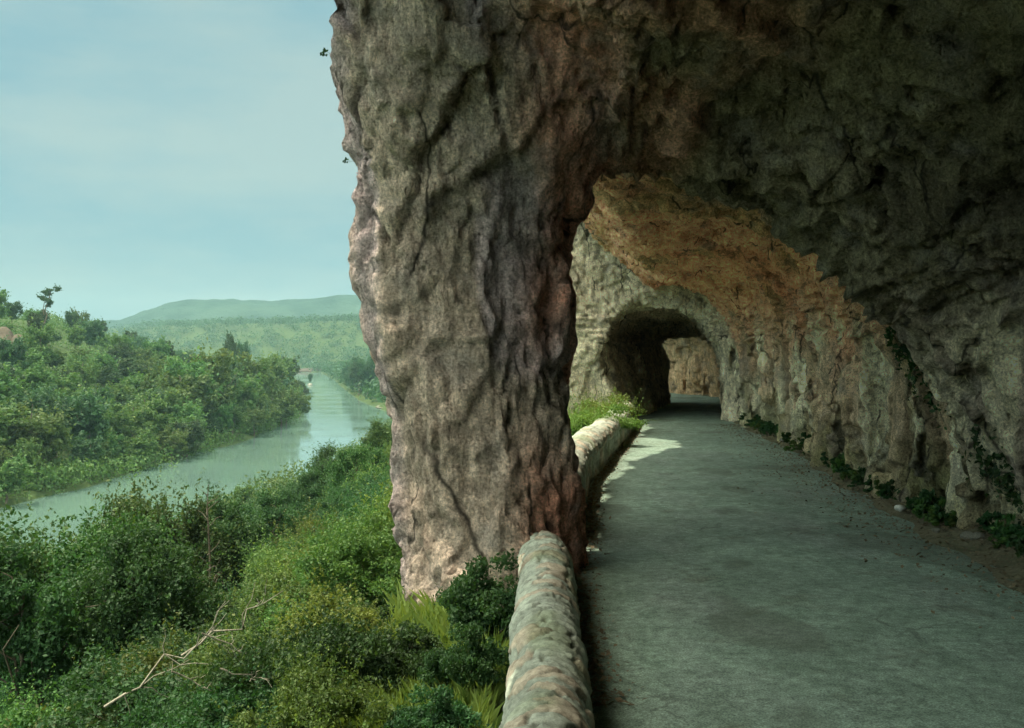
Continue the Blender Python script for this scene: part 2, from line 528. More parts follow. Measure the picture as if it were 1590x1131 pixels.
def surface_nets(f):
    s = f > 0
    nx, ny, nz = f.shape
    cnt = np.zeros((nx - 1, ny - 1, nz - 1), dtype=np.uint8)
    for a in (0, 1):
        for b in (0, 1):
            for c in (0, 1):
                cnt += s[a:nx - 1 + a, b:ny - 1 + b, c:nz - 1 + c]
    act = (cnt > 0) & (cnt < 8)
    del cnt
    ci, cj, ck = np.nonzero(act)
    idm = np.full(act.shape, -1, dtype=np.int32)
    idm[ci, cj, ck] = np.arange(len(ci))
    acc = np.zeros((len(ci), 3)); num = np.zeros(len(ci))
    corners = [(a, b, c) for a in (0, 1) for b in (0, 1) for c in (0, 1)]
    val = {k: f[ci + k[0], cj + k[1], ck + k[2]] for k in corners}
    for p in corners:
        for ax in range(3):
            if p[ax] == 1: continue
            q = list(p); q[ax] = 1; q = tuple(q)
            v0, v1 = val[p], val[q]
            m = (v0 > 0) != (v1 > 0)
            t = np.where(m, v0 / np.where(m, v0 - v1, 1), 0)
            pos = [np.full(len(ci), p[0], float), np.full(len(ci), p[1], float), np.full(len(ci), p[2], float)]
            pos[ax] = t
            for k in range(3): acc[:, k] += np.where(m, pos[k], 0)
            num += m
    acc /= num[:, None]
    def world(G, i, t): return G[i] + (G[i + 1] - G[i]) * t
    V = np.stack([world(GX, ci, acc[:, 0]), world(GY, cj, acc[:, 1]), world(GZ, ck, acc[:, 2])], 1)
    quads = []
    # edges along x
    for ax in range(3):
        if ax == 0:
            m = s[:-1, 1:-1, 1:-1] != s[1:, 1:-1, 1:-1]
            i, j, k = np.nonzero(m); j += 1; k += 1
            q = np.stack([idm[i, j - 1, k - 1], idm[i, j, k - 1], idm[i, j, k], idm[i, j - 1, k]], 1)
            flip = s[i, j, k]
        elif ax == 1:
            m = s[1:-1, :-1, 1:-1] != s[1:-1, 1:, 1:-1]
            i, j, k = np.nonzero(m); i += 1; k += 1
            q = np.stack([idm[i - 1, j, k - 1], idm[i - 1, j, k], idm[i, j, k], idm[i, j, k - 1]], 1)
            flip = s[i, j, k]
        else:
            m = s[1:-1, 1:-1, :-1] != s[1:-1, 1:-1, 1:]
            i, j, k = np.nonzero(m); i += 1; j += 1
            q = np.stack([idm[i - 1, j - 1, k], idm[i, j - 1, k], idm[i, j, k], idm[i - 1, j, k]], 1)
            flip = s[i, j, k]
        q[~flip] = q[~flip][:, ::-1]
        quads.append(q)
    return V, np.concatenate(quads)


def vert_normals(V, F):
    e1 = V[F[:, 2]] - V[F[:, 0]]; e2 = V[F[:, 3]] - V[F[:, 1]]
    fn = np.cross(e1, e2)
    N = np.zeros_like(V)
    for k in range(4):
        for c in range(3):
            N[:, c] += np.bincount(F[:, k], fn[:, c], len(V))
    return N / np.maximum(np.linalg.norm(N, axis=1, keepdims=True), 1e-9), fn


def build_rock():
    f = rock_field()
    V, F = surface_nets(f)
    N, _ = vert_normals(V, F)
    x, y, z = V.T
    # fine relief
    fine = 0.030 * vn(x * 7, y * 7, z * 6) + 0.022 * (0.5 - np.abs(vn(x * 11, y * 11, z * 9)))
    wall = ss(-1.6, -0.2, x - xr(y)) * ss(3.8, 2.2, z)
    fine += wall * 0.03 * vn(x * 9, y * 9, z * 1.5)
    # broken blocks and joints; warped so that no joint runs straight
    wx, wy, wz = x + .22 * vn(x * 2, y * 2, z * 2), y + .22 * vn(x * 2 + 9, y * 2, z * 2), z + .3 * vn(x * 2, y * 2 + 9, z * 2)
    pl = ss(1.6, 0.9, x) * ss(9.0, 10.0, y) * ss(14, 13, y)
    up = ss(2.4, 3.6, z) * (1 - pl)
    zs = .55 * (1 - up) + 1.5 * up
    a1, a2, idn, ta = worley(wx * 1.25, wy * (1.25 + .5 * up), wz * zs)
    b1, b2, idm, tb = worley(wx * 3.1 + 5, wy * 3.1, wz * zs * 2.2)
    crack = ss(.09, .0, a2 - a1)
    crack2 = ss(.10, .0, b2 - b1)
    fine *= 1 + .6 * (1 - pl) * ss(2.4, 3.6, z)
    fine += .085 * idn * ss(0, .10, a2 - a1) + .028 * idm * ss(0, .15, b2 - b1)
    c1, c2, idk, tcc = worley(wx * 7 + 3, wy * 7, wz * zs * 6)
    fs = (1 - .6 * pl) * (1 - .6 * ss(33.5, 34.6, y) * ss(38, 37, y)) * (1 - .45 * ss(13, 14, y) * ss(2, 3, z))
    fine += fs * (.16 * ta + .09 * tb) + .05 * tcc + .012 * idk
    # keep the rock from poking through the road
    flo = ss(-.5, -.1, z)
    fine = fine * flo
    fine -= .05 * crack * ss(-.2, .3, vn(x, y, z + 40)) + .02 * crack2
    V = V + N * fine[:, None]
    x, y, z = V.T
    crack = crack * ss(-.2, .3, vn(x, y, z + 40))
    N, _ = vert_normals(V, F)
    # colour of the stone, with shade painted into the near ceiling
    def lerp(a, b, t): return a * (1 - t[:, None]) + np.array(b)[None] * t[:, None]
    C = np.tile(np.array([[0.222, 0.198, 0.188]]), (len(V), 1))
    pil = ss(1.4, 0.8, x) * ss(9.0, 10.0, y) * ss(14, 13, y)
    vio = ss(0.25, 0.45, vn(x * 1.7 + z * .1, y * .9 + 4, z * .33)) * pil
    C = lerp(C, (0.20, 0.18, 0.215), vio * .9)
    q = ss(-.35, .35, x + 0.45 * vn(x, y, z * .8)) * pil
    red = ss(-.35, .1, vn(x * .9 + 8, y * .9, z * .55)) * q
    C = lerp(C, (0.25, 0.13, 0.105), red * .9)
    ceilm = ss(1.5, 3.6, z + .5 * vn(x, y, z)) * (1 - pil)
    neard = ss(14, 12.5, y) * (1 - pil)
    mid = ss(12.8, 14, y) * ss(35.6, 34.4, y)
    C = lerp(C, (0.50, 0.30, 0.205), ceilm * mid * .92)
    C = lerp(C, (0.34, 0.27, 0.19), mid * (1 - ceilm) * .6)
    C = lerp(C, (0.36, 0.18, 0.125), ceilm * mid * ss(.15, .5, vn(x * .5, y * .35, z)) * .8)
    C = lerp(C, (0.105, 0.10, 0.07), neard * ceilm * .85)  # near ceiling darkened, shade mixed into the stone colour
    C = lerp(C, (0.018, 0.018, 0.017), neard * ss(2.6, 5.4, x + .5 * vn(x, y, z)) * ss(2.2, 4.0, z) * .8)  # painted shade, deepening to near black towards the upper right
    C = lerp(C, (0.26, 0.16, 0.13), neard * ss(3.2, 2.0, x) * ss(-.3, .1, vn(x * .8 + 5, y * .8, z * .8)) * .85)
    C = lerp(C, (0.11, 0.125, 0.06), (1 - pil) * (1 - .75 * neard) * ss(.15, .45, vn(x * .9, y * .9 + 20, z * .9)) * .5)
    wallf = wall * (1 - pil)
    C = lerp(C, (0.42, 0.42, 0.35), wallf * ss(-.05, .2, vn(x * 2, y * 2 + .5 * z, z * .3 + 30)) * .9)
    C = lerp(C, (0.10, 0.085, 0.065), wallf * ss(0.1, .4, vn(x * 1.6 + 9, y * 1.9, z * .25 + 11)) * .7)
    C = lerp(C, (0.07, 0.10, 0.04), wallf * ss(1.3, .2, z + .4 * vn(x, y * 1.5, z)) * .5)
    jamb = ss(34.6, 35.4, y) * ss(37.5, 36, y)
    C = lerp(C, (0.38, 0.38, 0.32), jamb * .85)
    tun = ss(36, 38, y) * ss(50, 48, y)
    C = lerp(C, (0.34, 0.31, 0.25), tun * .85)
    beyond = ss(48.5, 50, y)
    C = lerp(C, (0.25, 0.18, 0.12), beyond * .8)
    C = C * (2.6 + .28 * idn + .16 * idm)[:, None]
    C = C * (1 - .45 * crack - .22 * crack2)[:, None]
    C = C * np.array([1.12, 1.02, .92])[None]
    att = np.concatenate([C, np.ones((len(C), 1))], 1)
    cen = V[F].mean(1)
    isp = (cen[:, 0] < 1.35) & (cen[:, 1] > 9.4) & (cen[:, 1] < 14.2) & (cen[:, 2] < 4.55) & \
          ((cen[:, 0] - (-.3)) ** 2 / 2.6 + (cen[:, 1] - 11.8) ** 2 / 3.2 < 1) & (cen[:, 2] > -3)
    ist = (cen[:, 1] > 34.9) & (cen[:, 1] < 49.2) & (cen[:, 2] > -0.25) & (cen[:, 2] < 6.2) & ~isp & \
          (cen[:, 0] > 1.5) & (cen[:, 0] < xr(cen[:, 1]) + 0.6)
    global ROCK_BVH
    from mathutils.bvhtree import BVHTree
    near = (cen[:, 1] > 8) & (cen[:, 1] < 20) & (cen[:, 0] > 3)
    u_, i_ = np.unique(F[near], return_inverse=True)
    ROCK_BVH = BVHTree.FromPolygons(V[u_].tolist(), i_.reshape(-1, 4).tolist())
    res = []
    for name, m in (('cliff', ~isp & ~ist), ('rock_pillar', isp), ('rock_tunnel', ist)):
        Fs = F[m]
        used, inv = np.unique(Fs, return_inverse=True)
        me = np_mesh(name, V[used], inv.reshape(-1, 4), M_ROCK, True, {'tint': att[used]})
        me.normals_split_custom_set_from_vertices(N[used].astype(np.float32))
        res.append(link(bpy.data.objects.new(name, me)))
    tag(res[0], kind='structure')
    tag(res[1], 'massive natural grey rock pillar left standing between the river valley and the road', 'rock pillar')
    tag(res[2], 'short dark tunnel bored through the pale rock where the road bends away', 'tunnel')
    print('rock verts', len(V), 'faces', len(F), time.time() - T0)


build_rock()

# ------------------------------------------------------------------ road and verge
def ribbon(name, ys, xa, xb, nx, zf, mat, kind='structure'):
    t = np.linspace(0, 1, nx)[None, :]
    A = xa(ys)[:, None]; B = xb(ys)[:, None]
    X = A * (1 - t) + B * t
    Y = np.repeat(ys[:, None], nx, 1)
    Zz = zf(X, Y, t + 0 * X)
    V = np.stack([X, Y, Zz], -1).reshape(-1, 3)
    F = grid_faces(len(ys), nx)[:, ::-1]
    return tag(mobj(name, V, F, mat), kind=kind)


ys = np.arange(-12, 66, 0.25)
ribbon('road', ys, lambda y: xl(y) - 0.02, lambda y: xe(y) + 0.25, 24,
       lambda X, Y, t: 0.03 * np.sin(t * math.pi) + 0.006 * vn(X * 2, Y * 2, X * 0), M_ROAD)
ribbon('road_verge', np.arange(-12, 66, 0.12), lambda y: xe(y) + 0.12 * vn(y * 1.3, y * 0, y * 0), lambda y: xr(y) + 0.9, 20,
       lambda X, Y, t: -0.012 + 0.26 * t ** 1.3 + (0.05 * vn(X * 3, Y * 3, X * 0) + 0.03 * vn(X * 9, Y * 9, X * 0)) * ss(0, .2, t)
       + 0.022 * ss(0, .08, t), M_VERGE)


# ------------------------------------------------------------------ stone parapets
def parapet(name, ys, cx, half, top, base, mat, ns, label, stone_l=.34, seed=1):
    rs = np.random.default_rng(seed)
    root = bpy.data.objects.new(name, None)
    y0 = ys[0]
    root.location = (float(cx(np.array([ys[len(ys) // 2]]))[0]), float(ys[len(ys) // 2]), 0)
    link(root)
    tag(root, label, 'parapet wall', 'parapet walls between road and drop')
    for part in ('masonry', 'coping'):
        # profile parameter u: 0..1 from outer foot over the top to inner foot
        if part == 'masonry':
            prof = [(-1.02, base), (-1.02, top - .22), (-.7, top - .20), (.7, top - .20), (1.02, top - .22), (1.0, -0.1)]
        else:
            a = np.linspace(math.pi * 1.06, -math.pi * .06, 19)
            prof = [(1.10 * math.cos(q), top - .24 + .24 * max(math.sin(q), -.25) ** 1 if math.sin(q) > 0 else top - .24 + .2 * math.sin(q)) for q in a]
            prof = [(-.6, top - .3)] + prof + [(.6, top - .3)]
        prof = np.array(prof)
        seg = np.r_[0, np.cumsum(np.hypot(np.diff(prof[:, 0] * half), np.diff(prof[:, 1])))]
        u = np.linspace(0, seg[-1], ns)
        px = np.interp(u, seg, prof[:, 0]) * half
        pz = np.interp(u, seg, prof[:, 1])
        ny = len(ys)
        Y = np.repeat(ys[:, None], ns, 1); U = np.repeat(u[None], ny, 0)
        # irregular stones: jittered cells
        Lc, Hc = (stone_l, .17) if part == 'masonry' else (stone_l * .52, .24)
        PX, PZ = px[None] + 0 * Y, pz[None] + 0 * Y
        jx = (Y - y0) / Lc; ju = U / Hc
        F1 = np.full(Y.shape, 9.); F2 = np.full(Y.shape, 9.); ID = np.zeros(Y.shape); TL = np.zeros(Y.shape)
        ci, cj = np.floor(jx).astype(int), np.floor(ju).astype(int)
        tab = rs.random((64, 64, 3))
        for di in (-1, 0, 1):
            for dj in (-1, 0, 1):
                a, b = ci + di, cj + dj
                r_ = tab[a % 64, b % 64]
                qx = a + .5 + .36 * (r_[..., 0] - .5) * 2 + .5 * (b % 2) * (part == 'masonry')
                qu = b + .5 + .25 * (r_[..., 1] - .5) * 2
                dd = np.sqrt((jx - qx) ** 2 + (ju - qu) ** 2 * (1 if part == 'masonry' else .45))
                nearer = dd < F1
                F2 = np.where(nearer, F1, np.minimum(F2, dd)); ID = np.where(nearer, r_[..., 2], ID)
                TL = np.where(nearer, (jx - qx) * (r_[..., 0] - .5) * 2 + (ju - qu) * (tab[b % 64, a % 64, 0] - .5) * 2, TL)
                F1 = np.where(nearer, dd, F1)
        joint = ss(0.0, .13, F2 - F1)
        disp = (-.05 if part == 'masonry' else -.024) * (1 - joint) + (.02 if part == 'coping' else .04) * (ID - .5) + .018 * TL + .010 * vn(PX * 6, Y * 15, PZ * 6) + .010 * (.5 - np.abs(vn(PX * 14, Y * 18, PZ * 14))) + .007 * vn(PX * 30, Y * 34, PZ * 30)
        # section normals
        tx = np.gradient(px); tz = np.gradient(pz); ln = np.hypot(tx, tz) + 1e-9
        nx_, nz_ = -tz / ln, tx / ln
        endt = np.minimum(np.clip((Y - ys[0]) / .22, 0, 1), np.clip((ys[-1] - Y) / .22, 0, 1))
        rnd = np.sqrt(np.clip(1 - (1 - endt) ** 2, 0, 1)) if True else 1
        sc_ = .45 + .55 * rnd
        wob = cx(Y) + .025 * vn(Y * .9, Y * 0, Y * 0)
        topw = .04 * vn(Y * .8 + 5, Y * 0, Y * 0)
        X = wob + (px[None] * sc_) + nx_[None] * disp
        Zv = pz[None] + topw * (pz[None] > 0.1) + nz_[None] * disp
        mid_z = top - .5
        Zv = np.where(Zv > mid_z, mid_z + (Zv - mid_z) * sc_, Zv)
        V = np.stack([X, Y, Zv], -1)
        V[0] = V[0].mean(0) * .0 + V[0] * .999; 
        V = V.reshape(-1, 3)
        F = list(map(tuple, grid_faces(ny, ns)))
        lo = np.array(root.location)
        tint = np.array([.38, .41, .36])[None, None] * (.75 + .5 * ID[..., None]) * (.55 + .45 * joint[..., None])
        tint = tint * np.where((ID > .8)[..., None], np.array([1.0, .8, .75]), 1.0)
        gm = ss(.1, .5, vn(PX * 3, Y * 2.2, PZ * 3))[..., None]
        tint = tint * (1 - gm * .45) + np.array([.17, .21, .11]) * gm * .45
        att = np.concatenate([tint, np.ones(Y.shape + (1,))], -1).reshape(-1, 4)
        # end caps: a centre vertex fan as quads
        n0 = len(V)
        F = grid_faces(ny, ns)
        caps = []
        half_n = ns // 2
        for row in (0, ny - 1):
            for j in range(half_n - 1 + (ns % 2 == 0) * 0):
                q = (row * ns + j, row * ns + j + 1, row * ns + ns - 2 - j, row * ns + ns - 1 - j)
                caps.append(q if row == 0 else q[::-1])
        F = np.concatenate([F, np.array(caps)])
        o = mobj(part, V - lo[None], F, mat, root, True, {'tint': att})
    return root


def wall_material():
    k = NB('parapet_stone', 0.95, 0.12)
    c = k.mix(1.0, k.attr('tint'), k.ramp(k.noise(20, 7, 0.75), 0.3, 0.7, (0.55, 0.55, 0.55), (1.4, 1.4, 1.35)), 'MULTIPLY')
    return k.done(c, k.bump(k.noise(30, 7, 0.7), 0.8, 0.02))


M_WALL = wall_material()
pcx = lambda y: itp(y, (-12, .0), (3, .10), (5.5, .15), (6.75, .205), (8.65, .27), (10.8, .31), (12, .35))
parapet('stone_parapet', np.arange(-3.0, 10.95, .022), pcx, .22, .54, -1.2, M_WALL, 84,
        'near rough grey stone parapet with rounded top running up to the rock pillar', .32, 3)
parapet('stone_parapet', np.arange(13.2, 35.3, .05), lambda y: xl(y) - .33, .30, .72, -1.5, M_WALL, 50,
        'far sunlit parapet wall curving from behind the pillar to the tunnel mouth', .4, 9)


# ------------------------------------------------------------------ terrain, river, hills
WZ = -19.7


def xc(y):
    return sm_itp(y, (-200, -60), (0, -47), (92, -48), (150, -57), (192, -51), (221, -50.5), (326, -50.5), (395, -60), (500, -86),
                  (833, -150), (1100, -207), (1250, -330), (1500, -700), (4000, -3000))


def terrain_z(x, y):
    c = xc(y)
    wl = c - x                              # distance towards the far (left) bank
    fade = 1 - .93 * ss(330, 800, y)
    hill = 0.36 * np.maximum(0, wl - 19) * fade
    hill = np.where(hill > 30, 30 + (hill - 30) * .35, hill)
    left = -18.9 + hill + 1.5 * vn(x * .03, y * .03, x * 0)
    # our side: slope from the road edge down to the terrace
    rl = np.where(y < 66, xl(np.clip(y, -12, 66)) - .5, 3.5 + (y - 66) * .08)
    t = rl - x
    right = -0.25 - 0.10 * np.clip(t, 0, 1.2) - 0.64 * np.maximum(0, t - 1.2)
    right = np.maximum(right, -18.6) + .25 * vn(x * .35, y * .35, x * 0) * ss(1, 4, t)
    right = np.where(t < 0, -0.45 - .0 * t, right)
    far = ss(90, 200, y)
    back = -18.6 + .25 * np.maximum(0, x - c - 60)
    back = np.minimum(back, 40)
    right = right * (1 - far) + np.minimum(back, 60) * far
    k = ss(-15, 15, x - c)
    z = left * (1 - k) + right * k
    z = np.where(x > c, right, left)
    bed = -22.5
    e = np.abs(x - c)
    kk = ss(16.5, 12.0, e)
    return z * (1 - kk) + bed * kk


def axis2(*segs): return axis(*segs).astype(float)


tx = np.unique(np.r_[axis2((-3100, -600, 120), (-600, -260, 14), (-260, -30, 3.0), (-30, 4, .7), (4, 30, 4), (30, 300, 20), (300, 3100, 120))])
ty = np.unique(np.r_[axis2((-600, -30, 30), (-30, 60, .8), (60, 500, 4), (500, 1400, 15), (1400, 3150, 110))])
TX, TY = np.meshgrid(tx, ty, indexing='ij')
TZ = terrain_z(TX, TY)
V = np.stack([TX, TY, TZ], -1).reshape(-1, 3)
tag(mobj('ground', V, grid_faces(len(tx), len(ty)), M_SOIL), kind='structure')


def water_material():
    k = NB('river_water', 0.12, 0.5)
    k.b.inputs['Base Color'].default_value = (0.075, 0.125, 0.11, 1)
    k.b.inputs['IOR'].default_value = 1.33
    big = k.noise(.05, 3, .5)
    r = k.ramp(big, .4, .6, (.05, .05, .05), (.14, .14, .14))
    n = k.bump(k.noise(1.6, 4, .6, (1, .6, 1)), .05, .04)
    return k.done(None, n, r)


M_WATER = water_material()
yy = np.r_[np.arange(-500, 1300, 6.0)]
cc = xc(yy)
V = []
for s_ in (-17.5, -6, 6, 17.5):
    V.append(np.stack([cc + s_, yy, np.full(len(yy), WZ)], 1))
V = np.stack(V, 1).reshape(-1, 3)
tag(mobj('river', V, grid_faces(len(yy), 4)[:, ::-1], M_WATER), kind='structure')

# far wooded plateau behind the valley
def hill_material():
    k = NB('far_woodland', 0.95, 0.05)
    c = k.ramp(k.noise(.02, 6, .65), .35, .65, (.012, .030, .022), (.030, .058, .042))
    c = k.mix(k.math('MULTIPLY', k.ramp(k.noise(.006, 4, .6), .5, .62), .35), c, (.045, .075, .05))
    return k.done(c, k.bump(k.noise(.05, 5, .7), 1.0, 6))


hx_ = np.linspace(-2100, 1500, 420)
hy_ = np.linspace(1700, 2900, 90)
HX, HY = np.meshgrid(hx_, hy_, indexing='ij')
ang = HX / HY
# crest height by direction, for the ridge whose edge lies about 2300 m off
crest = itp(ang, (-1.2, 60), (-.5, 70), (-.39, 62), (-.355, 64), (-.338, 84), (-.315, 104), (-.29, 109), (-.22, 108), (-.185, 112),
            (-.16, 118), (-.12, 119), (0, 100), (.6, 90))
front = ss(1750, 2350, HY + 60 * vn(HX * .004, HY * 0, HY * 0))
HZ = -20 + (crest + 20) * front ** 1.4 + (5 * vn(HX * .012, HY * .012, HX * 0) + 2.2 * vn(HX * .05, HY * .05, HX * 0)) * front
tag(mobj('hills', np.stack([HX, HY, HZ], -1).reshape(-1, 3), grid_faces(420, 90), hill_material()), kind='structure')

print('terrain', time.time() - T0)


# ------------------------------------------------------------------ vegetation
def leaves(rs, P, size, out=None, aspect=.55, jit=.4, droop=0.0):
    """one quad leaf at each point of P; returns V, F, attr"""
    n = len(P)
    d = rs.normal(size=(n, 3))
    if out is not None: d += out * 1.1
    d /= np.linalg.norm(d, axis=1, keepdims=True)
    a = rs.normal(size=(n, 3)); a -= d * (a * d).sum(1, keepdims=True)
    a /= np.linalg.norm(a, axis=1, keepdims=True)
    b = np.cross(d, a)
    s = size * (1 + jit * rs.normal(size=(n, 1)).clip(-1.5, 2))
    L1 = a * s * .5; W1 = b * s * aspect * .5
    V = np.stack([P - L1, P + W1 * 1.0, P + L1 - d * s * .12, P - W1], 1).reshape(-1, 3)
    F = np.arange(4 * n).reshape(n, 4)
    return V, F


def crown(rs, lobes, n, size, shell=.35, lobe_sub=0, flat=1.0, tipbias=.25, sprigs=0, sprig_len=.3):
    """lobes: list of (cx,cy,cz,rx,ry,rz)"""
    lobes = np.array(lobes, float)
    if lobe_sub:
        sub = []
        for L_ in lobes:
            for _ in range(lobe_sub):
                v = rs.normal(size=3); v /= np.linalg.norm(v)
                v[2] = v[2] * .8 + .15
                q = rs.uniform(.55, 1.0)
                r_ = rs.uniform(.24, .46)
                sub.append([L_[0] + v[0] * L_[3] * q, L_[1] + v[1] * L_[4] * q, L_[2] + v[2] * L_[5] * q,
                            L_[3] * r_, L_[4] * r_, L_[5] * r_ * flat])
        lobes = np.array(sub)
    vol = (lobes[:, 3] * lobes[:, 4] * lobes[:, 5]) ** (2 / 3)
    pick = rs.choice(len(lobes), n, p=vol / vol.sum())
    Lb = lobes[pick]
    d = rs.normal(size=(n, 3)); d /= np.linalg.norm(d, axis=1, keepdims=True)
    r = 1 - shell * np.abs(rs.normal(size=(n, 1))).clip(0, 2.6)
    r = np.where(rs.random((n, 1)) < .06, 1.25, r)
    P = Lb[:, :3] + d * Lb[:, 3:] * r
    V, F = leaves(rs, P, size, d)
    g = rs.random(len(lobes))[pick]
    if sprigs:
        SP, SD, SG = [], [], []
        for _ in range(sprigs):
            q = rs.integers(len(lobes)); Lq = lobes[q]
            v = rs.normal(size=3); v[2] = abs(v[2]) + .5; v /= np.linalg.norm(v)
            base = Lq[:3] + v * Lq[3:] * .8
            ln = sprig_len * rs.uniform(.5, 1.3)
            m_ = 16
            t_ = np.sort(rs.random(m_))[:, None]
            bend = rs.normal(size=3) * .3
            SP.append(base + v * ln * t_ + bend * ln * t_ ** 2 + rs.normal(size=(m_, 3)) * size * .3)
            SD.append(np.repeat(v[None], m_, 0)); SG.append(np.full(m_, rs.random()))
        SP, SD, SG = map(np.concatenate, (SP, SD, SG))
        V2, F2 = leaves(rs, SP, size * .9, SD * .3)
        F = np.concatenate([F, F2 + len(V)]); V = np.concatenate([V, V2])
        d = np.concatenate([d, SD]); g = np.concatenate([g, SG]); n = n + len(SP)
    bright = np.clip(.25 + .5 * g + .25 * rs.random(n), 0, 1)
    tip = (rs.random(n) < tipbias) * np.clip(.2 + d[:, 2], 0, 1) * rs.random(n)
    A = np.stack([bright, tip, g, np.ones(n)], 1).repeat(4, 0)
    return V, F, A


def tube(pts, rads, k=6):
    pts = np.array(pts, float); V = []
    for i, p in enumerate(pts):
        t = pts[min(i + 1, len(pts) - 1)] - pts[max(i - 1, 0)]
        t /= np.linalg.norm(t) + 1e-9
        u = np.cross(t, [0.3, .9, .2]); u /= np.linalg.norm(u) + 1e-9
        v = np.cross(t, u)
        for j in range(k):
            q = 2 * math.pi * j / k
            V.append(p + rads[i] * (math.cos(q) * u + math.sin(q) * v))
    F = grid_faces(len(pts), k, True)
    return np.array(V), F


def joinm(parts):
    Vs, Fs, o = [], [], 0
    for V, F in parts:
        Vs.append(V); Fs.append(F + o); o += len(V)
    return np.concatenate(Vs), np.concatenate(Fs)


def bent(rs, a, b, n=5, wob=.08):
    a, b = np.array(a, float), np.array(b, float)
    L_ = np.linalg.norm(b - a)
    return [a + (b - a) * t + rs.normal(size=3) * wob * L_ * math.sin(t * math.pi) for t in np.linspace(0, 1, n)]


def stems(rs, h, r0, lobes, k=6, lean=.05, limbs=8):
    top = np.array([rs.normal() * lean * h, rs.normal() * lean * h, h * .8])
    main = bent(rs, (0, 0, -.4), top, 6, .03)
    parts = [tube(main, np.linspace(r0, r0 * .25, 6), k)]
    for i in range(limbs):
        L_ = lobes[rs.integers(len(lobes))]
        t = rs.uniform(.3, .9)
        st = main[0] + (main[-1] - main[0]) * t
        parts.append(tube(bent(rs, st, (L_[0] + rs.normal() * L_[3] * .4, L_[1] + rs.normal() * L_[4] * .4, L_[2] + rs.uniform(-.2, .5) * L_[5]), 5, .1),
                          np.linspace(r0 * .45 * (1 - .5 * t), r0 * .08, 5), max(4, k - 1)))
    return joinm(parts)


class Proto:
    pass


PROT = {}


def proto(key, seed, lobes, n, size, mat, h, r0, limbs=8, sub=7, shell=.3, tip=.25, lean=.04, bark=None, flat=.8, sprigs=0, sl=.3):
    rs = np.random.default_rng(seed)
    V, F, A = crown(rs, lobes, n, size, shell, sub, flat, tip, sprigs, sl)
    p = Proto()
    p.crown = np_mesh('crown', V, F, mat, False, {'leaf': A})
    TV, TF = stems(rs, h, r0, lobes, 6, lean, limbs)
    p.trunk = np_mesh('trunk', TV, TF, bark or M_BARK)
    p.h = float(np.percentile(V[:, 2], 99.5)); p.w = float(np.percentile(np.abs(V[:, 0]), 97))
    PROT[key] = p
    return p


CROWN_NAME = {'tree': ('crown', 'trunk'), 'shrub': ('foliage', 'stem')}


def plant(key, name, loc, scale, rz, label, cat, group=None, sz=None, parts=('crown', 'trunk'), tilt=(0, 0)):
    p = PROT[key]
    root = link(bpy.data.objects.new(name, None))
    root.location = loc; root.scale = (scale, scale, sz or scale); root.rotation_euler = (tilt[0], tilt[1], rz)
    root.empty_display_size = .2
    tag(root, label, cat, group)
    link(bpy.data.objects.new(parts[0], p.crown), root)
    if p.trunk is not None:
        link(bpy.data.objects.new(parts[1], p.trunk), root)
    return root


def blob_lobes(rs, k, rx, rz, z0, sq=.7):
    out = []
    for _ in range(k):
        a = rs.uniform(0, 2 * math.pi); q = rs.uniform(.1, .65) * rx
        out.append((q * math.cos(a), q * math.sin(a), z0 + rs.uniform(-.35, .45) * rz, rx * rs.uniform(.4, .62), rx * rs.uniform(.4, .62), rz * rs.uniform(.35, .55)))
    return out


rs0 = np.random.default_rng(11)
# unit far trees (about 10 m tall)
for i in range(5):
    lb = blob_lobes(rs0, 9, 4.0, 5.0, 5.0)
    proto('far%d' % i, 100 + i, lb, 4200, .46, M_FAR if i < 3 else M_FARD, 10, .25, 6, sprigs=60, sl=1.6)
for i in range(2):   # poplars
    lb = [(.5 * math.sin(z * 2 + i), 0, z, 2.4 - .22 * abs(z - 5), 2.4 - .22 * abs(z - 5), 1.9) for z in (2.5, 4, 5.5, 7, 8.5, 10, 11.3)]
    proto('pop%d' % i, 120 + i, lb, 9000, .34, M_FARD, 11, .15, 4, sub=14)
# slope trees, closer: about 5 m tall
for i in range(4):
    lb = blob_lobes(rs0, 7, 1.9, 2.2, 3.2)
    proto('mid%d' % i, 140 + i, lb, 26000, .085, (M_MID, M_BUSHD, M_MID, M_BUSHD)[i], 4.8, .10, 12, sub=8, shell=.45, sprigs=450, sl=.6)
# shrubs, about 1.6 m tall
for i in range(5):
    lb = blob_lobes(rs0, 6, 1.1, .8, .75)
    proto('shr%d' % i, 160 + i, lb, 20000, .043, (M_BUSH, M_YEL, M_BUSH, M_BUSHD, M_YEL)[i], 1.3, .03, 14, sub=7, shell=.5, tip=.4, lean=.1, sprigs=300, sl=.42)
# fine dark bush at the foot of the pillar
lb = blob_lobes(rs0, 8, .62, .55, .5)
proto('ivy', 180, lb, 15000, .036, M_BUSHD, .9, .02, 14, sub=10, shell=.45, lean=.1)
# small weeds
for i in range(3):
    lb = blob_lobes(rs0, 4, .20, .16, .12)
    proto('weed%d' % i, 190 + i, lb, 420, .05, (M_BUSHD, M_BUSH, M_BUSHD)[i], .2, .006, 5, sub=4, shell=.6)


def tz(x, y): return float(terrain_z(np.array([float(x)]), np.array([float(y)]))[0])


rs = np.random.default_rng(5)
PX0 = 795.


def at_px(px, d): return (px - PX0) / 1705 * d


# --- wood on the far bank: rows from the waterline up to the crest
cnt = 0
placed = []
def far_tree(x, y, s, sz, grp, lab, key=None, name='broadleaf_tree'):
    global cnt
    key = key or 'far%d' % rs.integers(5)
    plant(key, name, (x, y, tz(x, y) - .3), s, rs.uniform(0, 6.3), lab, 'tree', grp, sz)
    cnt += 1


